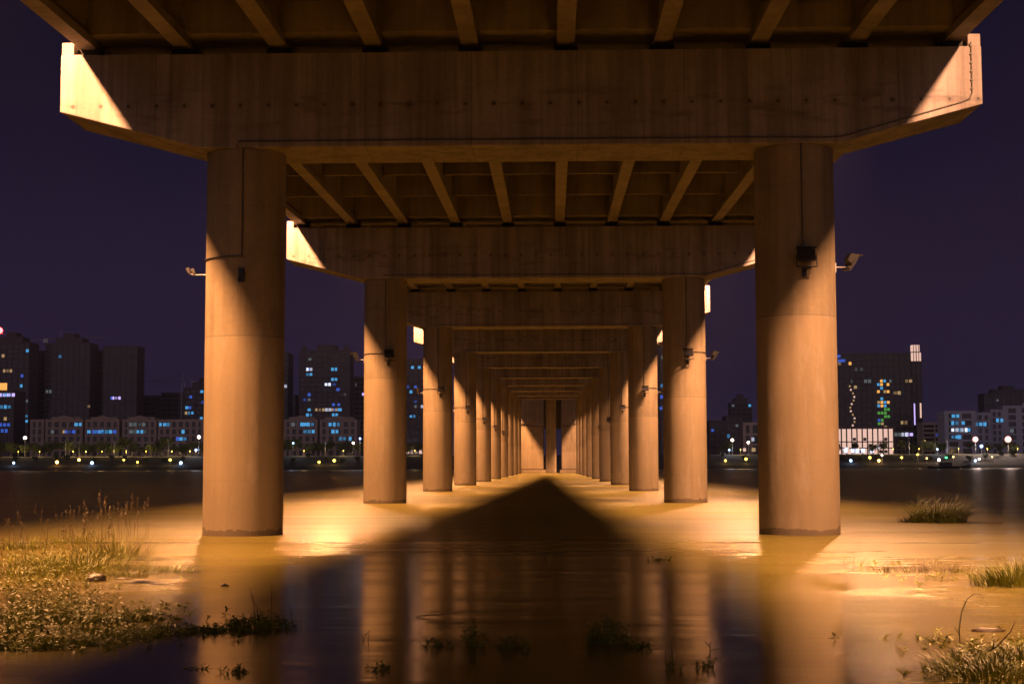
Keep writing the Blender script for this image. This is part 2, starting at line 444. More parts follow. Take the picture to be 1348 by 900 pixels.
# main-span piers at the far end
def far_piers():
    for s, x0, x1 in ((-1, -8.4, -1.95), (1, 1.95, 7.2)):
        root = empty('wall_pier', ((x0 + x1) / 2, 342, 0)); wdt = (x1 - x0) / 2
        b = MB().box(-wdt, wdt, -2, 2, 0.7, 10.6).build('shaft', M_pier, root); bevel(b, 0.3, 3)
        MB().box(-wdt - 0.35, wdt + 0.35, -2.5, 2.5, -2.5, 0.7).build('pile_cap', M_pier, root)
        b = MB().box(-wdt - 0.15, wdt + 0.15, -2.2, 2.2, 10.603, 10.95).build('capstone', M_deck, root)
        tag(root, f'broad {LR[s]} wall pier at the far end of the bridge', 'pier', 'wall piers at the main span')
        g = empty('box_girder', ((x0 + x1) / 2, 342, 10.96))
        m = MB()
        pr = [(-2.5, 0), (2.5, 0), (60, 3.4), (60, 8), (-2.5, 8)]
        vs = [(-wdt, y, z) for y, z in pr] + [(wdt, y, z) for y, z in pr]
        m.add(vs, [(0, 1, 2, 3, 4), (9, 8, 7, 6, 5)] + [(i, i + 5, (i + 1) % 5 + 5, (i + 1) % 5) for i in range(5)])
        m.build('web', M_deck, g)
        MB().box(-wdt - 1.6, wdt + (1.6 if s > 0 else 1.6), -2.5, 60, 8.003, 8.5).build('deck_slab', M_deck, g)
        tag(g, f'haunched concrete box girder resting on the {LR[s]} wall pier', 'box girder', 'box girders of the main span')
    o = MB().box(-1.94, 1.94, 350, 351.5, 10.0, 19.0).build('diaphragm_wall', M_deck); tag(o, 'concrete diaphragm wall closing the gap between the two far box girders', 'wall')
    root = empty('column', (-0.32, 328, 0))
    b = MB().box(-1.12, 1.12, -1.1, 1.1, -2.5, 16.0).build('shaft', M_pier, root); bevel(b, 0.25, 3)
    MB().box(-1.5, 1.5, -1.3, 1.3, 16.003, 16.6).build('capstone', M_deck, root)
    tag(root, 'slender square column on the bridge centreline between the two far wall piers', 'column')
far_piers()

# floodlights (unlit) bracketed to the piers
def flood_mesh(root, rot, off):
    Mx = Matrix.Translation(off) @ rot
    b = MB().add([(-.21, -.02, -.14), (.21, -.02, -.14), (.21, -.02, .16), (-.21, -.02, .16), (-.13, .16, -.08), (.13, .16, -.08), (.13, .16, .10), (-.13, .16, .10)],
                 [(0, 1, 2, 3), (7, 6, 5, 4), (0, 4, 5, 1), (1, 5, 6, 2), (2, 6, 7, 3), (3, 7, 4, 0)]).xform(Mx).build('housing', M_black, root); bevel(b, 0.012)
    MB().box(-.20, .20, -.035, -.022, -.13, .15).xform(Mx).build('lens', M_glass, root)
    MB().box(-.23, .23, -.10, -.02, .162, .175).xform(Mx).build('visor', M_black, root)
    m = MB().box(-.235, -.222, -.0, .05, -.26, .02).box(.222, .235, -.0, .05, -.26, .02).box(-.235, .235, 0, .05, -.273, -.26)
    m.xform(Mx).build('yoke', M_black, root)
def flood_front():
    root = empty('floodlight', (0, 0, 0))
    flood_mesh(root, Matrix.Rotation(R(-20), 4, 'X'), Vector((0, -0.22, 0.30)))
    m = MB().tube([(0, 0.0, -0.05), (0, -0.2, -0.02), (0, -0.2, 0.06)], 0.022, 6).box(-.06, .06, -0.02, 0.01, -.16, .06)
    m.box(-.10, .10, -.24, -.16, .0, .03)
    m.build('bracket', M_black, root)
    return root
def flood_side():
    root = empty('floodlight', (0, 0, 0))
    flood_mesh(root, Matrix.Rotation(R(90), 4, 'Z') @ Matrix.Rotation(R(28), 4, 'X') @ Matrix.Rotation(R(10), 4, 'Z'), Vector((0.42, 0, 0.16)))
    MB().tube([(0, 0, 0), (0.40, 0, 0.0), (0.42, 0, 0.04)], 0.022, 6).box(-0.01, .02, -.06, .06, -.12, .10).build('bracket', M_steel, root)
    return root
ff = flood_front(); fs_ = flood_side(); used = set()
def put(proto, loc, rz, label, sc=1.0):
    o = proto if proto.name not in used else copy_tree(proto)
    used.add(proto.name)
    o.location = loc; o.rotation_euler.z = rz; o.scale = (sc,) * 3
    tag(o, label, 'floodlight', 'unlit floodlights bracketed to the piers')
for n in range(1, 8):
    for s in (-1, 1):
        px, py = CX + s * PHW, pier_y(n)
        zf = 6.0 if n > 1 else 5.98
        a = R(-90 + (14 if s < 0 else 4))
        if not (n == 1 and s < 0):
            put(ff, (px + pier_r * math.cos(a), py + pier_r * math.sin(a), zf), a + R(90),
                f'small black floodlight bracketed to the front of the {ORD[n-1]} {LR[s]} pier')
        if n <= 4 and not (n == 1 and s < 0):
            put(fs_, (px + s * (pier_r + 0.005), py, 6.15), 0 if s > 0 else math.pi,
                f'floodlight on a short arm sticking out from the outer side of the {ORD[n-1]} {LR[s]} pier')
# twin spot bracket on the nearest left pier
root = empty('bracket_lamp', (CX - PHW - pier_r, Y1 - 0.1, 6.05))
MB().tube([(0.02, 0, 0), (-0.30, 0, 0.0), (-0.36, 0, 0.03)], 0.02, 6).build('arm', M_steel, root)
for dx, dz in ((-0.37, 0.10), (-0.26, 0.08)):
    m = MB().lathe([(0.025, 0), (0.045, 0.05), (0.05, 0.16)], 12); m.xform(Matrix.Translation((dx, 0, dz - 0.08)) @ Matrix.Rotation(R(-25), 4, 'Y'))
    m.build('spot_head', M_steel, root)
tag(root, 'pair of small spot heads on a bracket left of the nearest left pier', 'bracket lamp')
root = empty('wall_bracket', (CX - PHW + pier_r * math.cos(R(-84)), Y1 + pier_r * math.sin(R(-84)), 5.9))
MB().box(-.07, .07, -.05, .012, -.12, .2).tube([(0, -.03, .05), (.05, -.2, .0), (.12, -.22, .05)], 0.016, 6).tube([(0, -.03, -.05), (-.08, -.16, -.08)], 0.012, 6).build('plate', M_black, root)
tag(root, 'empty black mounting bracket at the end of the conduit on the nearest left pier', 'bracket')

# ------------------------------------------------------------------ far bank: trees, lamps, buildings
def leaf_mat(name, c):
    t = NT(name); n = t.noise(3.0, 2)
    t.col(t.mix(t.ramp(n, 0.3, 0.0, 0.7, 1.0), [v * 0.55 for v in c], [v * 1.35 for v in c])); t.rough(0.5); t.b.inputs['Specular IOR Level'].default_value = 0.3
    return t.m
M_leaf = leaf_mat('leaf_green', (0.055, 0.075, 0.022))
M_grass = leaf_mat('grass_green', (0.20, 0.215, 0.026))
M_weed = leaf_mat('weed_green', (0.27, 0.285, 0.028))
M_dry = leaf_mat('dry_stem', (0.16, 0.12, 0.06))
M_twig = plain('twig', (0.035, 0.028, 0.02), 0.8)
M_bark = plain('bark', (0.09, 0.07, 0.05), 0.9)

def tree_proto(seed, h, cw, palm=False):
    r = random.Random(seed); root = empty('tree' if not palm else 'palm_tree', (0, 0, 0))
    t = MB(); th = h * (0.42 if not palm else 0.8)
    t.tube([(0, 0, -0.5), (r.uniform(-.2, .2), 0, th * .5), (r.uniform(-.3, .3), 0, th)], 0.22, 7, 0.13)
    cl = []
    if not palm:
        for i in range(6):
            a = r.uniform(0, 6.28); d = r.uniform(.3, .75) * cw / 2; z = r.uniform(.5, .9) * h
            t.tube([(0, 0, th * .85), (d * .5 * math.cos(a), d * .5 * math.sin(a), (th + z) / 2), (d * math.cos(a), d * math.sin(a), z)], 0.09, 5, 0.03)
            cl.append((d * math.cos(a), d * math.sin(a), z, r.uniform(.22, .36) * cw))
        cl.append((0, 0, h * .8, cw * .35))
    t.build('trunk', M_bark, root)
    c = MB()
    if palm:
        for i in range(16):
            a = i * 0.393 + r.uniform(-.1, .1); L = cw * .5 * r.uniform(.8, 1.1); dr = r.uniform(-.1, .5)
            for q in range(6):
                u0, u1 = q / 6, (q + 1) / 6; f = lambda u: Vector((L * u * math.cos(a), L * u * math.sin(a), th + .6 * u - (1.2 + dr) * u * u * 1.6))
                p0, p1 = f(u0), f(u1); sd = Vector((-math.sin(a), math.cos(a), 0)) * (.35 * (1 - u0) + .05)
                c.add([p0 - sd, p0 + sd, p1 + sd * .8, p1 - sd * .8], [(0, 1, 2, 3)])
    for x, y, z, rad in cl:
        for i in range(150):
            v = Vector((r.gauss(0, 1), r.gauss(0, 1), r.gauss(0, .75))).normalized() * rad * (r.random() ** .4)
            p = Vector((x, y, z)) + v; s = r.uniform(.22, .5)
            u = Vector((r.gauss(0, 1), r.gauss(0, 1), r.gauss(0, 1))).normalized(); q = u.orthogonal().normalized()
            c.add([p - u * s, p - q * s * .5, p + u * s, p + q * s * .5], [(0, 1, 2, 3)])
    c.build('crown', M_leaf, root)
    return root
protos = [tree_proto(1, 8, 7), tree_proto(2, 7, 8), tree_proto(3, 9.5, 7), tree_proto(4, 6, 6.5)]
palm = tree_proto(9, 9, 5, True)
first = set()
def put_tree(pr, loc, sc, label, group):
    o = pr if pr.name not in first else copy_tree(pr); first.add(pr.name)
    o.location = loc; o.scale = (sc, sc, sc * rnd.uniform(.9, 1.1)); o.rotation_euler.z = rnd.uniform(0, 6.28)
    tag(o, label, 'tree', group)
def ground_z(y):
    pts = [(690, -2.5), (698, -0.3), (704, 1.6), (716, 4.2), (726, 6.2), (740, 6.8), (8000, 7.0)]
    for (a, za), (b, zb) in zip(pts, pts[1:]):
        if a <= y <= b: return za + (zb - za) * (y - a) / (b - a)
    return 7.0
def vis(px):   # columns of the picture not covered by the near piers
    return not (275 < px < 366 or 486 < px < 530 or 562 < px < 872 or 880 < px < 928 or 1005 < px < 1098)
px = -25
while px < 1375:
    if vis(px):
        Y = rnd.uniform(742, 765)
        if px < 560 or rnd.random() < 0.75:
            p = far_at(px, 600, Y)
            put_tree(protos[rnd.randrange(4)], (p.x, Y, ground_z(Y)), rnd.uniform(.72, 1.0) if px < 600 else rnd.uniform(.6, .9),
                     'dark rounded tree in the long row along the far bank promenade', 'trees along the far bank')
    px += rnd.uniform(9, 15)
px = -20
while px < 1375:       # shrubs lower down on the bank
    if vis(px):
        Y = rnd.uniform(712, 726); p = far_at(px, 604, Y)
        put_tree(protos[3], (p.x, Y, ground_z(Y) - 0.8), rnd.uniform(.30, .5), 'low dark shrub on the slope of the far bank', 'shrubs on the far bank slope')
    px += rnd.uniform(14, 30)
for px in (1232, 1192, 1214):
    p = far_at(px, 600, 735); put_tree(palm, (p.x, 735, ground_z(735)), rnd.uniform(.8, 1.0), 'palm tree among the round trees on the far right bank', 'palms on the far right bank')

E_ = {'orange': emit('lamp_orange', (1.0, 0.42, 0.08), 2.2), 'yellow': emit('lamp_yellow', (1.0, 0.60, 0.06), 1.2),
      'white': emit('lamp_white', (1.0, 0.72, 0.55), 2.2), 'blue': emit('lamp_blue', (0.30, 0.50, 1.0), 1.3),
      'bright': emit('lamp_bright', (1.0, 0.36, 0.30), 0.36), 'green': emit('lamp_green', (0.1, 1.0, 0.35), .4), 'red': emit('lamp_red', (1.0, 0.02, 0.02), 5)}
WORD = {'orange': 'orange', 'yellow': 'yellow', 'white': 'white', 'blue': 'bluish white', 'bright': 'glaring pinkish white'}
lamps = [(18, 609, 'blue', .5), (33, 576, 'white', .75), (75, 608, 'orange', .7), (104, 605, 'orange', .6), (121, 609, 'blue', .7), (163, 605, 'yellow', .45), (181, 608, 'yellow', .45),
         (224, 605, 'yellow', .6), (238, 609, 'blue', .7), (262, 575, 'white', .75), (258, 592, 'blue', .55), (386, 583, 'blue', .4), (420, 608, 'yellow', .55), (440, 606, 'yellow', .65),
         (465, 583, 'white', .5), (474, 577, 'blue', .45), (955, 606, 'yellow', .5), (982, 604, 'yellow', .6), (964, 579, 'white', .65), (985, 582, 'white', .6), (960, 592, 'blue', .4),
         (1120, 606, 'blue', .6), (1145, 602, 'yellow', .6), (1157, 606, 'orange', .6), (1161, 599, 'white', .4), (1187, 602, 'yellow', .5), (1208, 598, 'yellow', .45), (1220, 603, 'orange', .35),
         (1236, 605, 'white', .6), (1234, 591, 'blue', .4), (1255, 601, 'orange', .35), (1284, 578, 'bright', 1.3), (1292, 587, 'blue', .7), (1284, 606, 'blue', .55), (1289, 604, 'white', .45), (1306, 601, 'orange', .3), (1327, 578, 'bright', 1.5)]
from collections import Counter
cnt = Counter()
for px, py, c, rad in sorted(lamps):
    Y = 708 if py > 597 else 732
    p = far_at(px, py, Y); gz = ground_z(Y)
    sec = 'left of the bridge' if px < 600 else 'right of the bridge'
    k = cnt[(c, sec)]; cnt[(c, sec)] += 1
    root = empty('bank_lamp', (p.x, Y, gz))
    hh = max(p.z - gz, 0.6)
    MB().tube([(0, 0, -.3), (0, 0, hh)], 0.09, 6, 0.06).build('pole', M_steel, root)
    MB().lathe([(rad * math.sin(3.1416 * i / 8) + .01, -rad * math.cos(3.1416 * i / 8)) for i in range(9)], 14, (0, 0, hh)).build('globe', E_[c], root)
    LC = {'orange': (1, .5, .2), 'yellow': (1, .6, .2), 'white': (1, .75, .6), 'blue': (.6, .75, 1), 'bright': (1, .72, .6)}
    if c in LC:
        L = bpy.data.lights.new('globe_light', 'POINT'); L.energy = (1700 if c == 'bright' else 130) if py < 597 else 25; L.color = LC[c]; L.shadow_soft_size = .5
        lo = bpy.data.objects.new('globe_light', L); COL.objects.link(lo); lo.parent = root; lo.location = (0, -rad - .6, hh + .2)
    tag(root, f'{ORDL[k]} {WORD[c]} lamp from the left on the far bank {sec}', 'lamp', 'lamps on the far bank')
for i, px in enumerate((-6, 24, 52, 96, 113, 134, 150, 166, 192, 226, 250, 400, 452, 546, 975, 1130, 1176, 1210, 1262, 1300, 1340)):
    p = far_at(px, 600, 739); root = empty('path_lamp', (p.x, 739, ground_z(739)))
    MB().tube([(0, 0, -.2), (0, 0, 2.2)], .06, 6).build('pole', M_steel, root); MB().lathe([(.05, 0), (.16, .05), (.16, .35), (.02, .45)], 10, (0, 0, 2.2)).build('globe', E_['yellow'], root)
    L = bpy.data.lights.new('globe_light', 'POINT'); L.energy = 210; L.color = (1, .62, .22); L.shadow_soft_size = .2
    lo = bpy.data.objects.new('globe_light', L); COL.objects.link(lo); lo.parent = root; lo.location = (0, -.6, 2.7)
    tag(root, 'small garden lamp glowing yellow between the trees of the far bank promenade', 'lamp', 'garden lamps among the far bank trees')
for i, px in enumerate((104, 86, 150, 222, 428, 1197, 1247)):     # unlit posts that catch the light
    p = far_at(px, 598, 730); root = empty('lamp_post', (p.x, 730, ground_z(730)))
    MB().tube([(0, 0, -.3), (0, 0, 8)], 0.16, 6, 0.1).box(-.5, .5, -.1, .1, 7.8, 8.0).build('post', M_steel, root)
    tag(root, f'{ORDL[i]} pale unlit post from the left on the far bank promenade', 'post', 'pale posts on the far bank')

W_ = {'cyan': emit('win_cyan', (0.10, 0.50, 1.0), 0.085), 'blue': emit('win_blue', (0.07, 0.20, 1.0), 0.06), 'white': emit('win_white', (0.75, 0.8, 1.0), 0.17),
      'warm': emit('win_warm', (1.0, 0.62, 0.28), 0.05), 'dim': emit('win_dim', (0.35, 0.42, 0.45), 0.03), 'violet': emit('win_violet', (0.6, 0.45, 1.0), 0.16),
      'orange': emit('win_orange', (1.0, 0.45, 0.1), 0.14), 'pink': emit('win_pink', (1.0, 0.62, 0.50), 0.11), 'green': emit('win_green', (0.15, 0.6, 0.1), 0.06)}
W_.update({k + '_soft': emit('win_' + k + '_soft', tuple(m.node_tree.nodes['Principled BSDF'].inputs['Emission Color'].default_value)[:3], m.node_tree.nodes['Principled BSDF'].inputs['Emission Strength'].default_value * .42) for k, m in list(W_.items())})
M_tower = plain('tower_render', (0.085, 0.064, 0.078), 0.85, 0, 0.2, 0.2)
M_tower2 = plain('tower_dark', (0.05, 0.045, 0.052), 0.7, 0, 0.2, 0.2)
M_cream = plain('cream_render', (0.30, 0.23, 0.215), 0.85, 0, 0.15, 0.3)
M_glaz = plain('dark_glazing', (0.02, 0.02, 0.028), 0.15, 0, 0.1, 1)
M_office = plain('office_panel', (0.26, 0.28, 0.40), 0.6, 0, 0.1, 0.3)

def building(name, x0, x1, ytop, Y, mat, label, cat, wins=(), floor=3.2, bay=3.6, depth=18, roof=None, group=None, base=None, fin=0.35):
    A = far_at(x0, ytop, Y); B = far_at(x1, ytop, Y); gz = ground_z(Y) if base is None else base
    W = B.x - A.x; H = A.z - gz
    root = empty(name, ((A.x + B.x) / 2, Y, gz))
    MB().box(-W / 2 + .4, W / 2 - .4, .4, depth, -1, H).build('glazing', M_glaz, root)
    m = MB(); nf = max(1, int(H / floor)); nb = max(2, int(W / bay)); fl = H / nf
    for i in range(nf + 1):
        m.box(-W / 2, W / 2, 0, depth + .4, i * fl - (.5 if i else .0), i * fl + (.55 if i < nf else .9))
    for j in range(nb + 1):
        xx = -W / 2 + W * j / nb; ww = fin if 0 < j < nb else fin * 1.8
        m.box(max(xx - ww, -W / 2 - .01), min(xx + ww, W / 2 + .01), -.03, depth + .43, -1, H + .3)
    m.build('wall', mat, root)
    if roof: roof(root, W, H, depth, mat)
    for wx, wy, c, sw, sh in wins:
        P = far_at(wx, wy, Y); lx = P.x - (A.x + B.x) / 2; lz = P.z - gz
        fi = max(0, min(nf - 1, int(lz / fl))); lz = fi * fl + fl * .52
        hh = min(sh * .5, fl * .30) if sh < 5 else sh * .5
        if sh >= 5: lz = P.z - gz
        nu = max(1, round(sw / 2.3)); un = 1.75 if nu > 1 else max(min(sw, 2.3) * .85, .9)
        for q in range(nu):
            cx = lx + (q - (nu - 1) / 2) * 2.2; uw = un * .5 * rnd.uniform(.75, 1.05); hz = hh * rnd.uniform(.8, 1.05)
            cc = c if rnd.random() < .65 else c + '_soft'
            MB().box(cx - uw, cx + uw, -.12, -.04, lz - hz, lz + hz).build('window', W_[cc], root)
    tag(root, label, cat, group)
    return root
def roof_steps(root, W, H, d, mat):
    MB().box(-W * .3, W * .3, 2, d - 2, H + .9, H + 4.5).box(-W * .12, W * .12, 3, d - 4, H + 4.5, H + 7.5).build('roof_house', mat, root)
def roof_gable(root, W, H, d, mat):
    m = MB(); w2 = W * .26
    m.prism([(-w2, H + .9), (w2, H + .9), (w2, H + 1.6), (0, H + 3.0), (-w2, H + 1.6)], -.5, 3); m.build('pediment', mat, root)
    MB().box(-w2 * 1.5, w2 * 1.5, 3.1, d - 1, H + .9, H + 2.2).build('roof_house', mat, root)
def roof_twin(root, W, H, d, mat):
    m = MB()
    for s in (-1, 1):
        m.prism([(s * W * .42 - 2.2, H + .9), (s * W * .42 + 2.2, H + .9), (s * W * .42, H + 5)], 0.2, 5)
    m.box(-W * .16, W * .2, 2, d - 2, H + .9, H + 4.5); m.build('roof_house', mat, root)
v = lambda *a: a
c2 = lambda px, py, c='cyan', sw=2.6, sh=2.0: (px, py, c, sw, sh)
building('apartment_tower', -14, 39, 452, 980, M_tower, 'tall dark tower at the left edge with a column of blue windows', 'tower',
         [c2(36, 463), c2(29, 497, 'blue'), c2(28, 507), c2(28, 526, 'blue', 5), c2(35, 527, 'dim'), c2(27, 531, 'blue', 3), c2(28, 536, 'cyan', 5), c2(23, 540, 'cyan', 3), c2(29, 546), c2(35, 546), c2(27, 556, 'blue', 3), c2(35, 556, 'cyan', 2), c2(10, 485, 'warm', 6), c2(4, 470, 'warm', 3)], roof=roof_steps)
building('office_block', -16, 19, 516, 830, M_tower, 'lower block at the left edge with a bright rooftop sign and violet lit floors', 'building',
         [c2(6, 516.5, 'violet', 8), c2(15, 517, 'violet', 5), c2(7, 523, 'cyan', 7), c2(7, 537, 'cyan', 7), c2(7, 551, 'warm', 3), c2(6, 560, 'blue', 8), c2(3, 567, 'blue', 6)])
s_ = far_at(3, 508, 829); root = empty('rooftop_sign', (s_.x, 829, far_at(3, 514, 829).z))
MB().box(-3.4, 2.6, -.2, .2, .3, 4.2).box(-4.6, -3.6, -.2, .2, 3, 6).build('sign_panel', W_['orange'], root); MB().box(-3, -2.7, 0.2, .5, -1.2, 3).box(2, 2.3, .2, .5, -1.2, 3).build('support', M_steel, root)
tag(root, 'glowing orange sign on the roof of the low block at the left edge', 'sign')
building('apartment_tower', 40, 61, 463, 1010, M_tower2, 'narrow unlit tower right of the blue windowed tower at the left edge', 'tower', [], roof=None)
building('apartment_tower', 60, 119, 453, 1000, M_tower, 'wide unlit apartment tower with a stepped roof and one cyan window high up', 'tower', [c2(79, 471, 'cyan', 2.4), c2(64, 517, 'dim', 5), c2(125 - 8, 537, 'warm', 2)], roof=roof_steps)
building('apartment_tower', 119, 136, 462, 1018, M_tower2, 'recessed slot block between the two widest unlit towers', 'tower', [c2(125, 498, 'dim', 3)])
building('apartment_tower', 136, 181, 457, 1000, M_tower, 'unlit apartment tower with one wide violet window halfway up', 'tower', [c2(153, 521.5, 'violet', 8), c2(147, 521.5, 'blue', 3)])
building('apartment_block', 181, 206, 522, 1050, M_tower2, 'small dark block right of the tower with the violet window', 'building', [c2(187, 539, 'white', 3)])
building('apartment_block', 212, 243, 518, 1060, M_tower2, 'dark mid-height block left of the nearest left pier', 'building', [])
building('apartment_tower', 242, 290, 512, 960, M_tower2, 'tower half hidden by the nearest left pier with scattered blue windows', 'tower', [c2(251, 525, 'blue'), c2(246, 533), c2(250, 533, 'blue', 3), c2(245, 541, 'warm'), c2(251, 545, 'cyan', 4), c2(266, 501), c2(267, 527, 'blue'), c2(265, 553)], roof=roof_steps)
rows = [(40, 58, []), (60, 109, [c2(69, 571, 'dim'), c2(84, 569, 'warm', 2), c2(103, 557, 'cyan', 4), c2(92, 571, 'blue', 6), c2(97, 571, 'blue', 2)]),
        (112, 157, [c2(129, 564, 'blue', 6), c2(128, 571, 'cyan', 5), c2(140, 571, 'cyan', 8), c2(117, 571), c2(151, 571, 'blue', 3)]),
        (161, 206, [c2(175, 557, 'dim', 4), c2(184, 557, 'dim', 6), c2(175, 564, 'dim', 4), c2(184, 571, 'cyan', 4), c2(176, 571, 'dim', 5), c2(191, 571, 'dim', 2)]),
        (208, 268, [c2(214, 559, 'cyan', 5), c2(221, 559, 'cyan', 3), c2(241, 564, 'cyan', 3), c2(241, 574, 'cyan', 4), c2(234, 575, 'blue', 3)]),
        (374, 418, [c2(386, 583 - 22, 'dim'), c2(406, 560, 'cyan', 7), c2(407, 566, 'cyan', 6), c2(400, 561, 'cyan', 4)]), (421, 470, [c2(440, 561, 'cyan', 6), c2(441, 566, 'cyan', 5), c2(451, 577, 'cyan', 4), c2(461, 578, 'cyan', 2)])]
nm = ['narrow end', 'cyan cornered', 'blue lit', 'pale green lit', 'flat topped', 'cyan windowed', 'sparsely lit']
where = ['at its left end', 'second from its left end', 'below the widest unlit towers', 'below the violet windowed tower', 'reaching behind the nearest left pier', 'beside the nearest left pier', 'just left of the second left pier']
for (a, b, ws), q, wh in zip(rows, nm, where):
    building('apartment_block', a, b, 554, 815, M_cream, f'{q} low cream apartment block behind the trees, {wh}', 'building', ws, 3.3, 3.4, 14, roof_gable if b - a > 30 and b != 268 else None, 'low cream apartment blocks', fin=0.8)
building('apartment_tower', 366, 380, 466, 1000, M_tower2, 'dark tower sliver beside the right side of the nearest left pier', 'tower', [c2(376, 506, 'white', 2)])
building('apartment_tower', 380, 389, 521, 1080, M_tower2, 'short dark block right of the nearest left pier', 'building', [])
building('apartment_tower', 394, 461, 463, 960, M_tower, 'peaked tower with many blue windows between the first two left piers', 'tower',
         [c2(408, 474, 'dim', 3), c2(407, 484, 'blue'), c2(407, 488, 'white', 4), c2(407, 493, 'cyan', 4), c2(440, 483, 'cyan', 4), c2(440, 500, 'cyan', 5), c2(431.5, 509, 'white', 5), c2(440, 505, 'blue'), c2(445, 510, 'blue'), c2(407, 520, 'blue'), c2(401, 529, 'blue', 2), c2(407, 529, 'dim'), c2(421, 538, 'warm', 6), c2(432, 538, 'white', 5), c2(440, 538, 'warm', 4), c2(448, 538), c2(446, 542), c2(439, 533, 'blue'), c2(446, 533, 'blue'), c2(407, 542), c2(407, 547, 'cyan', 4), c2(407, 551, 'dim', 4), c2(441, 547, 'cyan', 4), c2(440, 542, 'blue'), c2(454, 519, 'dim')], roof=roof_twin)
building('apartment_tower', 465, 492, 497, 1040, M_tower, 'plain tower half hidden by the second left pier', 'tower', [c2(463.5 + 5, 508, 'dim', 2), c2(478, 519, 'violet', 2)])
building('apartment_tower', 533, 562, 474, 1000, M_tower, 'tower seen between the second and third left piers', 'tower', [c2(543, 483), c2(552, 483), c2(537, 507, 'blue'), c2(547, 511, 'blue'), c2(541, 518, 'cyan', 3), c2(547, 527, 'blue'), c2(547, 534, 'dim'), c2(556, 537, 'white', 3), c2(543, 550, 'cyan', 4), c2(536, 565, 'dim', 2)])
building('apartment_block', 530, 562, 565, 860, M_tower2, 'dark low block between the second and third left piers', 'building', [])
building('pavilion', 535, 560, 590, 770, M_cream, 'low pale pavilion by the water between the second and third left piers', 'building', [c2(545, 594, 'pink', 10, 2)], 3, 3, 8)
building('apartment_tower', 868, 882, 452, 900, M_tower2, 'dark tower sliver between the second and third right piers', 'tower', [c2(871, 505, 'cyan', 2), c2(871, 520, 'blue', 2), c2(870, 538, 'blue', 2), c2(872, 470, 'dim', 2)])
# right bank
building('apartment_tower', 962, 990, 531, 1200, M_tower2, 'faint dark block far off between the two nearest right piers', 'building', [c2(989 - 2, 535, 'cyan'), c2(965, 536, 'dim')], roof=roof_steps)
building('apartment_block', 934, 965, 555, 900, M_tower2, 'low dark block right of the second right pier', 'building', [c2(938, 564, 'blue'), c2(959, 574, 'cyan')])
building('apartment_block', 955, 980, 549, 950, M_tower, 'brownish block behind the white building beside the nearest right pier', 'building', [c2(970, 559, 'dim')])
building('white_building', 978, 1010, 558, 790, M_cream, 'pale four storey building with lit ground floor beside the nearest right pier', 'building', [c2(980, 588, 'pink', 3), c2(992, 588, 'warm', 3), c2(991, 578, 'white', 1.6)], 4, 4, 12, fin=.8)
building('hotel_block', 1082, 1199, 467, 860, M_tower2, 'huge dark hotel slab right of the nearest right pier with few lit windows', 'building',
         [c2(1105, 481, 'warm', 2), c2(1119, 481, 'orange', 2), c2(1127, 488, 'dim', 2), c2(1134, 488, 'dim', 2), c2(1142, 501, 'dim', 4), c2(1126, 507, 'warm', 3), c2(1181, 518, 'warm', 4), c2(1196, 500, 'warm', 4), c2(1190, 554, 'warm', 5), c2(1172, 501, 'dim', 1.6), c2(1121, 501, 'dim', 1.6), c2(1150, 561, 'cyan', 3), c2(1191, 570, 'white', 5), c2(1197, 570, 'violet', 5), c2(1182, 570, 'dim', 4)], 3.3, 3.0, 22, fin=.25)
P = far_at(1164, 538, 858.5); root = empty('light_mosaic', (P.x, 859.5, P.z - 17))
k = 0
for i in range(17):
    for j in range(4):
        if rnd.random() < .55:
            c = rnd.choice(['orange', 'orange', 'warm', 'cyan']) if i > 8 else rnd.choice(['green', 'green', 'blue', 'warm'])
            MB().box(-3.5 + j * 1.8, -3.5 + j * 1.8 + 1.4, -.1, .06, i * 2, i * 2 + 1.5).build('light_panel', W_[c], root)
tag(root, 'narrow column of orange, blue and green lights on the dark hotel slab', 'light display')
P = far_at(1125, 535, 858.5); root = empty('light_chain', (P.x, 859.5, P.z - 11)); 
for i in range(12): MB().box(-1.5 + math.sin(i) * 1.2, -.6 + math.sin(i) * 1.2, -.1, .06, i * 2, i * 2 + 1).build('light_panel', W_['warm' if i % 2 else 'pink'], root)
tag(root, 'wavering chain of small warm lights low on the left of the dark hotel slab', 'light display')
P = far_at(1103, 470, 858.5); root = empty('rooftop_sign', (P.x, 859.4, P.z - 2))
for dx, dz in ((-2, 0), (1.2, 0), (-2, 2.6), (.6, 2.6), (3.2, .1)): MB().box(dx - 1, dx + 1, -.15, .1, dz - .8, dz + .8).build('sign_panel', W_['blue'], root)
tag(root, 'blue sign at the top left corner of the dark hotel slab', 'sign')
r_ = building('slim_tower', 1199.5, 1213, 477, 866, M_tower2, 'slim tower with a lit pink crown at the right end of the hotel slab', 'tower', [c2(1204, 545, 'violet', 1, 14), c2(1212, 540, 'pink', .8, 8)], 3.4, 2.4, 6, fin=.3)
cz = far_at(1206, 477, 866).z - 7.0 + 1
MB().box(-2.7, 2.7, 0, 5, cz, cz + 5).box(-2.1, 2.1, .4, 4.5, cz + 5, cz + 9.2).build('crown', W_['pink'], r_); MB().box(-2.9, 2.9, -.2, 5.2, cz + 4.8, cz + 5.3).box(-.2, .2, -.25, 0, cz, cz + 9).box(-1.6, -1.3, -.25, 0, cz, cz + 9).box(1.3, 1.6, -.25, 0, cz, cz + 9).build('crown_frame', M_tower, r_)
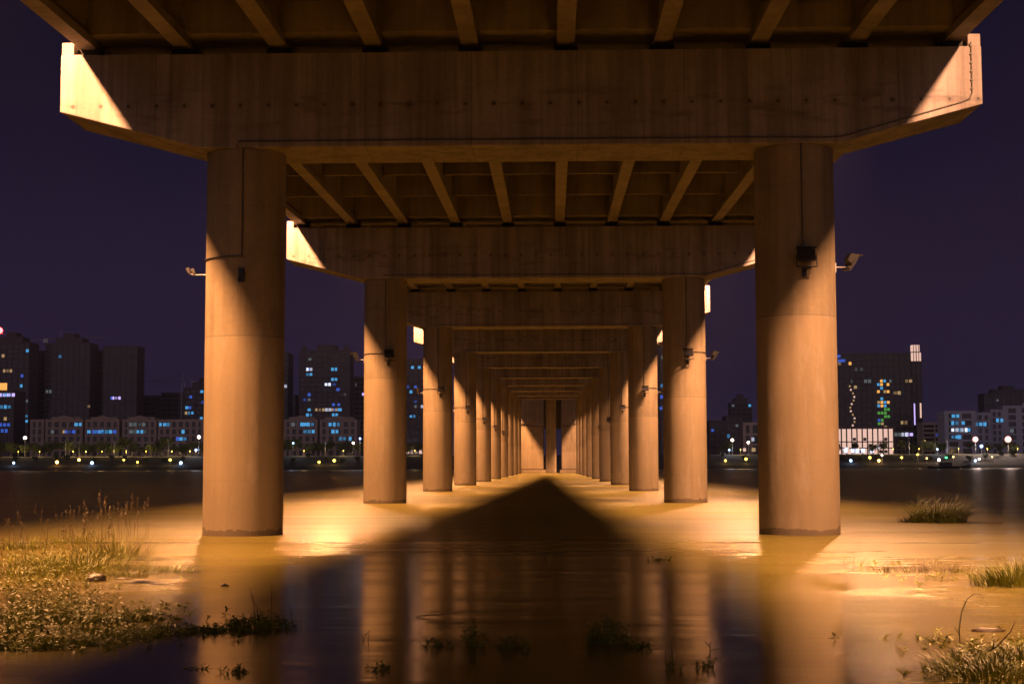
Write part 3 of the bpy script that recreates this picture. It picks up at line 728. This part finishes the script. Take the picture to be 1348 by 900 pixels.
# lit glass podium
A = far_at(1080, 563, 790); B = far_at(1176, 563, 790); gz = 7; W = B.x - A.x; H = A.z - gz
root = empty('glass_podium', ((A.x + B.x) / 2, 790, gz))
MB().box(-W / 2, W / 2, .3, 12, 0, H - .6).build('lit_interior', W_['pink'], root)
m = MB().box(-W / 2 - 1, W / 2 + 1, -.8, 13, H - .55, H + .5)
for j in range(15): m.box(-W / 2 + W * j / 14 - .3, -W / 2 + W * j / 14 + .3, -.2, .29, 0, H - .55)
for z in (3.0, 6.2): m.box(-W / 2, W / 2, -.15, .28, z, z + .5)
for j in range(14):
    for z in (0.6, 3.8, 7.0):
        if rnd.random() < .5: x = -W / 2 + W * (j + .5) / 14; m.box(x - .8, x + .8, .05, .27, z, z + 1.6)
m.build('frame', M_tower, root)
for i in range(7):
    x = -W / 2 + W * rnd.uniform(.25, .95); MB().box(x - 1, x + 1, -.4, -.22, rnd.choice([0.5, .8, 3.6]), 3).build('lit_panel', W_['white'], root)
tag(root, 'brightly lit two storey glass podium in front of the dark hotel slab', 'building')
building('striped_block', 1214, 1247, 558, 840, M_cream, 'low block with brown horizontal stripes left of the blue office building', 'building', [c2(1236, 573, 'blue', 5), c2(1243, 573, 'cyan', 4)], 2.4, 12, 12)
building('office_block', 1243, 1284, 543, 800, M_office, 'bluish office block with rows of cyan windows on the right bank', 'building',
         [c2(1258, 551, 'cyan', 4), c2(1257, 560, 'cyan', 4), c2(1257, 566, 'white', 4), c2(1264, 566), c2(1268, 560), c2(1269, 566, 'white', 4), c2(1275, 566, 'cyan', 3), c2(1257, 576, 'cyan', 4), c2(1263, 576)], 3.2, 6, 14, fin=1.2)
building('office_block', 1284, 1304, 545, 806, M_office, 'shorter bluish office wing behind the glaring lamp', 'building', [c2(1291, 558, 'cyan', 8)], 3.2, 5, 14, fin=.8)
building('office_block', 1304, 1320, 541, 812, M_office, 'middle bluish wing between the two glaring lamps', 'building', [c2(1316, 554, 'cyan', 4)], 3.2, 5, 14, fin=.6)
building('office_block', 1320, 1362, 536, 812, M_office, 'tallest bluish office wing at the right edge', 'building', [c2(1332, 570, 'dim', 3)], 3.2, 8, 14, fin=1.6)
building('apartment_tower', 1295, 1362, 519, 1300, M_tower2, 'faint far tower behind the bluish offices at right', 'tower', [c2(1313, 525, 'dim', 3), c2(1347, 530, 'dim', 3)], roof=roof_steps)
# construction cranes over the left towers
def crane(px, ptop, Y, jib, label, red=False):
    p = far_at(px, ptop, Y); h = p.z - 7
    root = empty('tower_crane', (p.x, Y, 7))
    m = MB()
    for sx in (-1, 1):
        for sy in (-1, 1): m.box(sx - .12, sx + .12, sy - .12, sy + .12, 0, h)
    for i in range(int(h / 3)):
        m.tube([(-1, -1.15, i * 3), (1, -1.15, i * 3 + 3)], .1, 4)
    m.build('mast', M_steel, root)
    MB().tube([(-jib * .35, 0, h + .5), (jib, 0, h + 1)], .25, 4).tube([(0, 0, h), (0, 0, h + 6)], .3, 4).tube([(0, 0, h + 6), (jib * .8, 0, h + 1)], .1, 4).tube([(0, 0, h + 6), (-jib * .33, 0, h + .5)], .1, 4).box(-jib * .35, -jib * .25, -1, 1, h - 2, h + .4).build('jib', M_steel, root)
    if red: MB().lathe([(.01, -2.2), (1.6, -1.5), (2.2, 0), (1.6, 1.5), (.01, 2.2)], 14, (0, 0, h + 7.9)).build('beacon', E_['red'], root)
    tag(root, label, 'crane')
crane(80, 447, 1025, 34, 'dark construction crane above the wide unlit tower')
crane(-1, 450, 1030, 30, 'construction crane with a red beacon above the tower at the left edge', True)
crane(241, 503, 1040, -24, 'construction crane left of the nearest left pier')
# boat moored off the right bank
p = water_at(1249, 616.5); 
p = Vector((far_at(1249, 613, 640).x, 640, 0)); root = empty('boat', p)
hull = MB(); vs = []
for x, wd, zt in ((-9, 1.4, 1.0), (-6, 1.9, .8), (4, 1.9, .9), (9, .2, 1.5)):
    vs += [(x, -wd, zt), (x, -wd * .6, -.4), (x, wd * .6, -.4), (x, wd, zt)]
fs = [(0, 1, 2, 3), (15, 14, 13, 12)]
for i in range(3):
    for j in range(4): fs.append((i * 4 + j, (i + 1) * 4 + j, (i + 1) * 4 + (j + 1) % 4, i * 4 + (j + 1) % 4))
hull.add(vs, fs).build('hull', M_black, root); MB().box(-4, 1, -1.2, 1.2, .8, 2.6).build('cabin', M_black, root); MB().tube([(-1, 0, 2.6), (-1, 0, 4.2)], .06, 5).build('mast', M_steel, root)
MB().box(-1.4, -.6, -.4, .4, 4.2, 4.9).build('light', E_['green'], root)
tag(root, 'small dark boat with a green light moored off the right bank', 'boat')

# ------------------------------------------------------------------ plants and debris in the water
def blade(m, p, ang, L, wd, lean, r):
    d = Vector((math.cos(ang), math.sin(ang), 0)); sd = Vector((-d.y, d.x, 0)); pts = []
    n = 4
    for i in range(n + 1):
        u = i / n; pts.append(Vector(p) + d * (lean * L * u * u) + Vector((0, 0, L * (u - 0.45 * lean * u * u))))
    vs = []; fs = []
    for i, q in enumerate(pts):
        ww = wd * (1 - (i / n) ** 1.5) * .5 + .0006; vs += [q - sd * ww, q + sd * ww]
    for i in range(n): fs.append((2 * i, 2 * i + 1, 2 * i + 3, 2 * i + 2))
    m.add(vs, fs)
    return pts[-1]
def leaf(m, p, d, L, wd):
    d = d.normalized(); sd = d.cross(Vector((0, 0, 1)))
    sd = sd.normalized() if sd.length > .01 else Vector((1, 0, 0))
    up = sd.cross(d)
    m.add([p, p + d * L * .45 + sd * wd * .5 + up * L * .05, p + d * L - up * L * .08, p + d * L * .45 - sd * wd * .5 + up * L * .05], [(0, 1, 2, 3)])
def sprig(m, p, h, r, nl=7, L=.07, wd=.028, lean=.4):
    a = r.uniform(0, 6.28); top = Vector((math.cos(a), math.sin(a), 0)) * lean * h * r.random()
    for i in range(nl):
        u = (i + .6) / nl; q = Vector(p) + top * u + Vector((0, 0, h * u)); b = r.uniform(0, 6.28)
        leaf(m, q, Vector((math.cos(b), math.sin(b), r.uniform(.1, .9))), L * r.uniform(.6, 1.2), wd * r.uniform(.7, 1.2))
    q = Vector(p); m.tube([q, q + top * .5 + Vector((0, 0, h * .5)), q + top + Vector((0, 0, h))], .0035, 3, .0015)
def grass_tuft(name, loc, rad, n, L, lean, label, cat, mat=None, wd=.012, bias=None, group=None, seeds=0, sq=.6):
    r = random.Random(hash(label) % 1000 if False else sum(map(ord, label))); m = MB(); s = MB()
    for i in range(n):
        a = r.uniform(0, 6.28); q = rad * math.sqrt(r.random())
        p = (q * math.cos(a), q * math.sin(a) * sq, -.02)
        an = a if bias is None or r.random() < .3 else r.gauss(bias, .6)
        tip = blade(m, p, an, L * r.uniform(.45, 1.1), wd * r.uniform(.6, 1.2), lean * r.uniform(.3, 1.2), r)
    o = m.build(name, mat or M_grass, None, loc)
    for i in range(seeds):
        a = r.uniform(0, 6.28); q = rad * r.random(); b = Vector((q * math.cos(a), q * math.sin(a) * sq, 0)); h = L * r.uniform(1.1, 1.7)
        t = b + Vector((r.gauss(0, .12), r.gauss(0, .1), h)); s.tube([b, (b + t) / 2 + Vector((.02, 0, .03)), t], .004, 3, .002)
        for k in range(14): leaf(s, t - Vector((0, 0, .012 * k)), Vector((r.gauss(0, 1), r.gauss(0, 1), .6)), .05, .014)
    if seeds: s.build('seed_heads', M_dry, o)
    tag(o, label, cat, group); return o
def leafy(name, loc, rad, n, h, label, cat, mat=None, L=.07, sq=.5, group=None):
    r = random.Random(sum(map(ord, label))); m = MB()
    for i in range(n):
        a = r.uniform(0, 6.28); q = rad * math.sqrt(r.random()); sprig(m, (q * math.cos(a), q * math.sin(a) * sq, -.02), h * r.uniform(.4, 1.1) * (1.1 - .6 * q / rad), r, 8, L, L * .4)
    o = m.build(name, mat or M_weed, None, loc); tag(o, label, cat, group); return o
W = water_at
# grass clumps of the left shallows
for px, py, rad, n, L, lean, sd, lab in [
    (110, 752, .95, 300, .50, 1.1, 10, 'tall wispy grass clump with seed heads beside the stone at left'),
    (150, 735, .75, 260, .66, 1.0, 26, 'tallest seeding grass clump at the back of the left shallows'),
    (62, 745, .9, 240, .40, 1.3, 6, 'bushy grass clump left of the seeding grass'),
    (20, 758, .8, 200, .34, 1.3, 0, 'grass clump cut by the left picture edge'),
    (25, 722, .9, 170, .42, 1.2, 8, 'thin grass at the far side of the left shallows'),
    (95, 715, .7, 120, .5, 1.2, 14, 'thin seeding stems behind the bushy grass at left'),
    (215, 752, .55, 220, .26, 1.5, 0, 'low dark drooping grass tuft right of the log at left'),
    (170, 758, .5, 150, .22, 1.4, 0, 'short grass tuft between the two logs at left')]:
    grass_tuft('grass_tuft', W(px, py), rad, n, L, lean, lab, 'grass tuft', seeds=sd)
grass_tuft('grass_tuft', W(1233, 687), .80, 1500, 1.0, 1.5, 'rounded tussock of long grass standing alone in the river at right', 'grass tuft', bias=.1, wd=.016)
grass_tuft('grass_tuft', W(1196, 687), .3, 160, .3, 1.0, 'small fringe of grass at the left foot of the lone tussock', 'grass tuft', M_dry, bias=3.0)
grass_tuft('grass_tuft', W(1330, 770), .55, 420, .36, .7, 'green grass tuft at the right picture edge halfway down', 'grass tuft', wd=.014)
grass_tuft('grass_tuft', W(1348, 765), .5, 300, .40, .7, 'grass tuft cut by the right picture edge', 'grass tuft', wd=.014)
grass_tuft('grass_tuft', W(1225, 752), .7, 160, .30, 1.3, 'thin bent grass drooping to the right in the water at right', 'grass tuft', M_dry, bias=.2)
grass_tuft('grass_tuft', W(1170, 752), .6, 80, .22, 1.2, 'sparse bent grass stems right of the nearest right pier', 'grass tuft', M_dry, bias=.3)
grass_tuft('grass_tuft', W(1310, 893), .45, 260, .24, .9, 'wet grass tuft in the bottom right corner', 'grass tuft', wd=.010)
grass_tuft('grass_tuft', W(1262, 880), .3, 200, .22, .9, 'wet grass tuft at the foot of the arching twig', 'grass tuft', wd=.010)
grass_tuft('grass_tuft', W(1345, 870), .35, 220, .22, .9, 'wet grass tuft at the lower right picture edge', 'grass tuft', wd=.010)
# leafy weeds
for px, py, rad, n, h, lab in [
    (60, 815, .5, 90, .22, 'bright leafy weed clump in the middle of the left shallows'),
    (120, 818, .5, 80, .16, 'leafy weed clump right of the brightest weeds at left'),
    (10, 830, .35, 60, .2, 'leafy weed clump at the lower left picture edge'),
    (30, 853, .4, 70, .15, 'leafy weeds at the near rim of the left shallows'),
    (110, 848, .4, 60, .12, 'low leafy weeds beside the dark water at left'),
    (190, 815, .4, 40, .10, 'sparse weeds at the right end of the left shallows')]:
    leafy('weed_clump', W(px, py), rad, n, h, lab, 'weeds')
for px, py, rad, n, h, L, lab in [
    (345, 826, .34, 90, .20, .06, 'dark leafy plant with bare stalks in front of the nearest left pier'),
    (300, 830, .32, 50, .10, .06, 'dark low weeds left of the stalked plant'),
    (235, 832, .4, 60, .10, .06, 'dark mat of weeds under the left shallows'),
    (160, 838, .4, 60, .10, .06, 'dark weeds in the shade below the bright left weeds'),
    (800, 846, .20, 60, .26, .055, 'dark bushy plant in the middle of the shaded water'),
    (622, 850, .12, 28, .26, .05, 'narrow dark plant left of the middle of the shaded water'),
    (672, 852, .16, 24, .14, .05, 'small dark weeds between the two dark middle plants'),
    (575, 850, .16, 14, .12, .05, 'tiny weeds left of the narrow dark plant'),
    (498, 880, .12, 14, .10, .04, 'few dark leaves on the left pier reflection'),
    (308, 885, .12, 20, .10, .04, 'dark leafy sprigs near the bottom below the stalked plant'),
    (265, 880, .12, 10, .05, .04, 'floating dark leaves at the bottom left'),
    (930, 878, .10, 14, .12, .04, 'dark sprigs with spread leaves near the bottom right of the middle'),
    (886, 880, .08, 8, .12, .04, 'thin dark sprigs left of the spread sprigs'),
    (868, 738, .22, 10, .12, .07, 'lone small weed sprig far out in the middle of the river'),
    (838, 852, .12, 16, .10, .05, 'low dark weeds right of the bushy middle plant')]:
    leafy('water_plant', W(px, py), rad, n, h, lab, 'water plant', L=L)
# cover of small floating weeds
def weed_mat(name, zones, seed):
    r = random.Random(seed); m = MB()
    for cx, cy, sx, sy, n, h in zones:
        for i in range(int(n * .5)):
            u, v2 = r.gauss(0, .45), r.gauss(0, .45)
            py = cy + v2 * sy
            p = W(cx + u * sx, py); sc = r.uniform(.8, 1.6)
            sprig(m, (p.x, p.y, -.015), h * r.uniform(.2, 1.1), r, r.randint(3, 6), .06 * sc, .026 * sc, .8)
    o = m.build(name, M_weed); tag(o, kind='stuff'); return o
o = weed_mat('floating_weeds', [(60, 800, 120, 20, 300, .24), (80, 815, 150, 22, 380, .17), (110, 836, 160, 12, 230, .10), (40, 852, 130, 7, 160, .08), (75, 748, 130, 26, 700, .24), (40, 775, 90, 14, 160, .12), (170, 832, 110, 8, 160, .06), (190, 800, 80, 10, 60, .05)], 3)
tag(o, 'yellow green floating weeds spread over the left shallows', 'weeds')
o = weed_mat('floating_weeds', [(1310, 862, 80, 24, 260, .08), (1300, 885, 90, 12, 220, .08), (1210, 845, 90, 16, 60, .05), (1240, 760, 110, 8, 70, .08), (1160, 745, 60, 5, 30, .06), (1330, 765, 40, 10, 80, .12)], 4)
tag(o, 'sparse green floating weeds over the right shallows', 'weeds')
# twigs and stalks
def twig(loc, paths, r0, label, mat=None):
    m = MB()
    for p in paths: m.tube(p, r0, 5, r0 * .35)
    o = m.build('twig', mat or M_twig, None, loc); tag(o, label, 'twig'); return o
twig(W(1264, 851), [[(0, 0, -.05), (-.005, 0, .15), (.02, 0, .30), (.07, 0, .41), (.13, 0, .455), (.19, 0, .45), (.23, 0, .40), (.25, 0, .35)], [(.0, 0, .1), (-.04, .02, .17)]], .0055, 'thick dark twig arching up and over at the lower right')
twig(W(1275, 868), [[(-.1, 0, -.02), (.08, 0, .03), (.22, 0, .1), (.34, 0, .22), (.38, 0, .30)], [(.2, 0, .09), (.21, 0, .16)]], .009, 'dark bent twig lying among the wet grass at lower right')
twig(W(357, 826), [[(0, 0, -.03), (0, 0, .42)], [(0, 0, .3), (.012, 0, .34)]], .005, 'tall thin upright stalk beside the dark stalked plant')
twig(W(338, 826), [[(0, 0, -.02), (-.03, 0, .2), (-.07, 0, .38)], [(.02, 0, -.02), (.0, 0, .2), (-.05, 0, .33)], [(0, 0, .03), (-.14, 0, .11), (-.3, 0, .13)]], .006, 'fan of bare stalks rising from the dark plant at left')
twig(W(390, 826), [[(0, 0, -.02), (-.06, 0, .16), (-.1, 0, .3)], [(.06, 0, -.02), (.04, 0, .14)]], .004, 'two slanting stems right of the dark stalked plant')
twig(W(480, 842), [[(0, 0, -.02), (-.03, 0, .06), (-.06, 0, .12)], [(.03, 0, -.02), (.04, 0, .1)], [(.0, 0, .04), (.05, 0, .09)]], .005, 'small forked twig on the second left pier reflection')
twig(W(585, 812), [[(-.3, 0, 0.01), (0, 0, .03), (.2, 0, .05)]], .006, 'thin branch lying on the shaded water in the middle')
twig(W(876, 868), [[(0, 0, -.02), (.01, 0, .14)], [(.06, 0, -.02), (.05, 0, .1), (.07, 0, .2)]], .004, 'pair of thin stems near the bottom right of the middle')
twig(W(935, 862), [[(0, 0, -.02), (0, 0, .1), (.04, 0, .14)], [(0, 0, .04), (.1, 0, .06)], [(0, 0, .07), (-.05, 0, .12)]], .005, 'branched dark twig beside the spread sprigs')
twig(W(1123, 745), [[(-.2, 0, 0), (0, 0, .08)], [(0, 0, -.02), (.03, 0, .15)], [(.08, 0, -.02), (.2, 0, .12)], [(-.12, 0, 0), (-.16, 0, .12)]], .006, 'cluster of thin twigs just right of the nearest right pier')
twig(W(1178, 853), [[(0, 0, -.02), (.01, 0, .06)], [(.08, 0, -.02), (.10, 0, .07)]], .004, 'two stub twigs in the glittering water at right')
M_stone = plain('stone', (0.16, 0.12, 0.08), 0.5, 0, 0.4, 9)
def rock(px, py, sx, sy, sz, label, cat, seed, name='rock'):
    r = random.Random(seed); prof = [(max(.02, math.sin(3.1416 * i / 7)) , -math.cos(3.1416 * i / 7)) for i in range(8)]
    m = MB().lathe(prof, 14, smooth=True); n = [Vector((r.gauss(0, 1), r.gauss(0, 1), r.gauss(0, 1))) for i in range(5)]
    m.v = [tuple(Vector(p) * (1 + .12 * sum(math.sin(2.3 * k.dot(Vector(p)) + i) for i, k in enumerate(n)))) for p in m.v]
    m.v = [(x * sx, y * sy, z * sz) for x, y, z in m.v]
    o = m.build(name, M_stone, None, W(px, py)); tag(o, label, cat); return o
rock(125, 764, .15, .12, .075, 'rounded wet stone in front of the grass at left', 'rock', 1)
rock(185, 767, .22, .08, .045, 'flat wet log end right of the stone at left', 'log', 2, 'log')
rock(210, 769, .16, .05, .025, 'small flat piece of driftwood beside the log at left', 'driftwood', 3, 'driftwood')
rock(160, 762, .12, .05, .02, 'flat sliver of driftwood left of the log', 'driftwood', 5, 'driftwood')
rock(295, 771, .07, .05, .035, 'small pointed stone in front of the nearest left pier', 'rock', 4)
rock(1300, 831, .15, .06, .035, 'pale flat stone behind the wet grass at lower right', 'rock', 6)
rock(1284, 755, .10, .05, .012, 'flat orange piece of driftwood beside the right grass tuft', 'driftwood', 7, 'driftwood')
rock(1305, 688, .30, .08, .03, 'thin dark driftwood in the river right of the lone tussock', 'driftwood', 8, 'driftwood')

# ------------------------------------------------------------------ humid night air over the river
t = NT('haze_air'); t.t.nodes.remove(t.b)
pv = t.n('ShaderNodeVolumePrincipled'); pv.inputs['Color'].default_value = (0.70, 0.72, 0.95, 1); pv.inputs['Density'].default_value = 0.00008; pv.inputs['Anisotropy'].default_value = 0.0
t.l(pv.outputs[0], [n for n in t.t.nodes if n.type == 'OUTPUT_MATERIAL'][0].inputs['Volume'])
hz = MB().box(-4600, 4600, -200, 8100, -4.0, 160).build('haze', t.m); hz['kind'] = 'stuff'
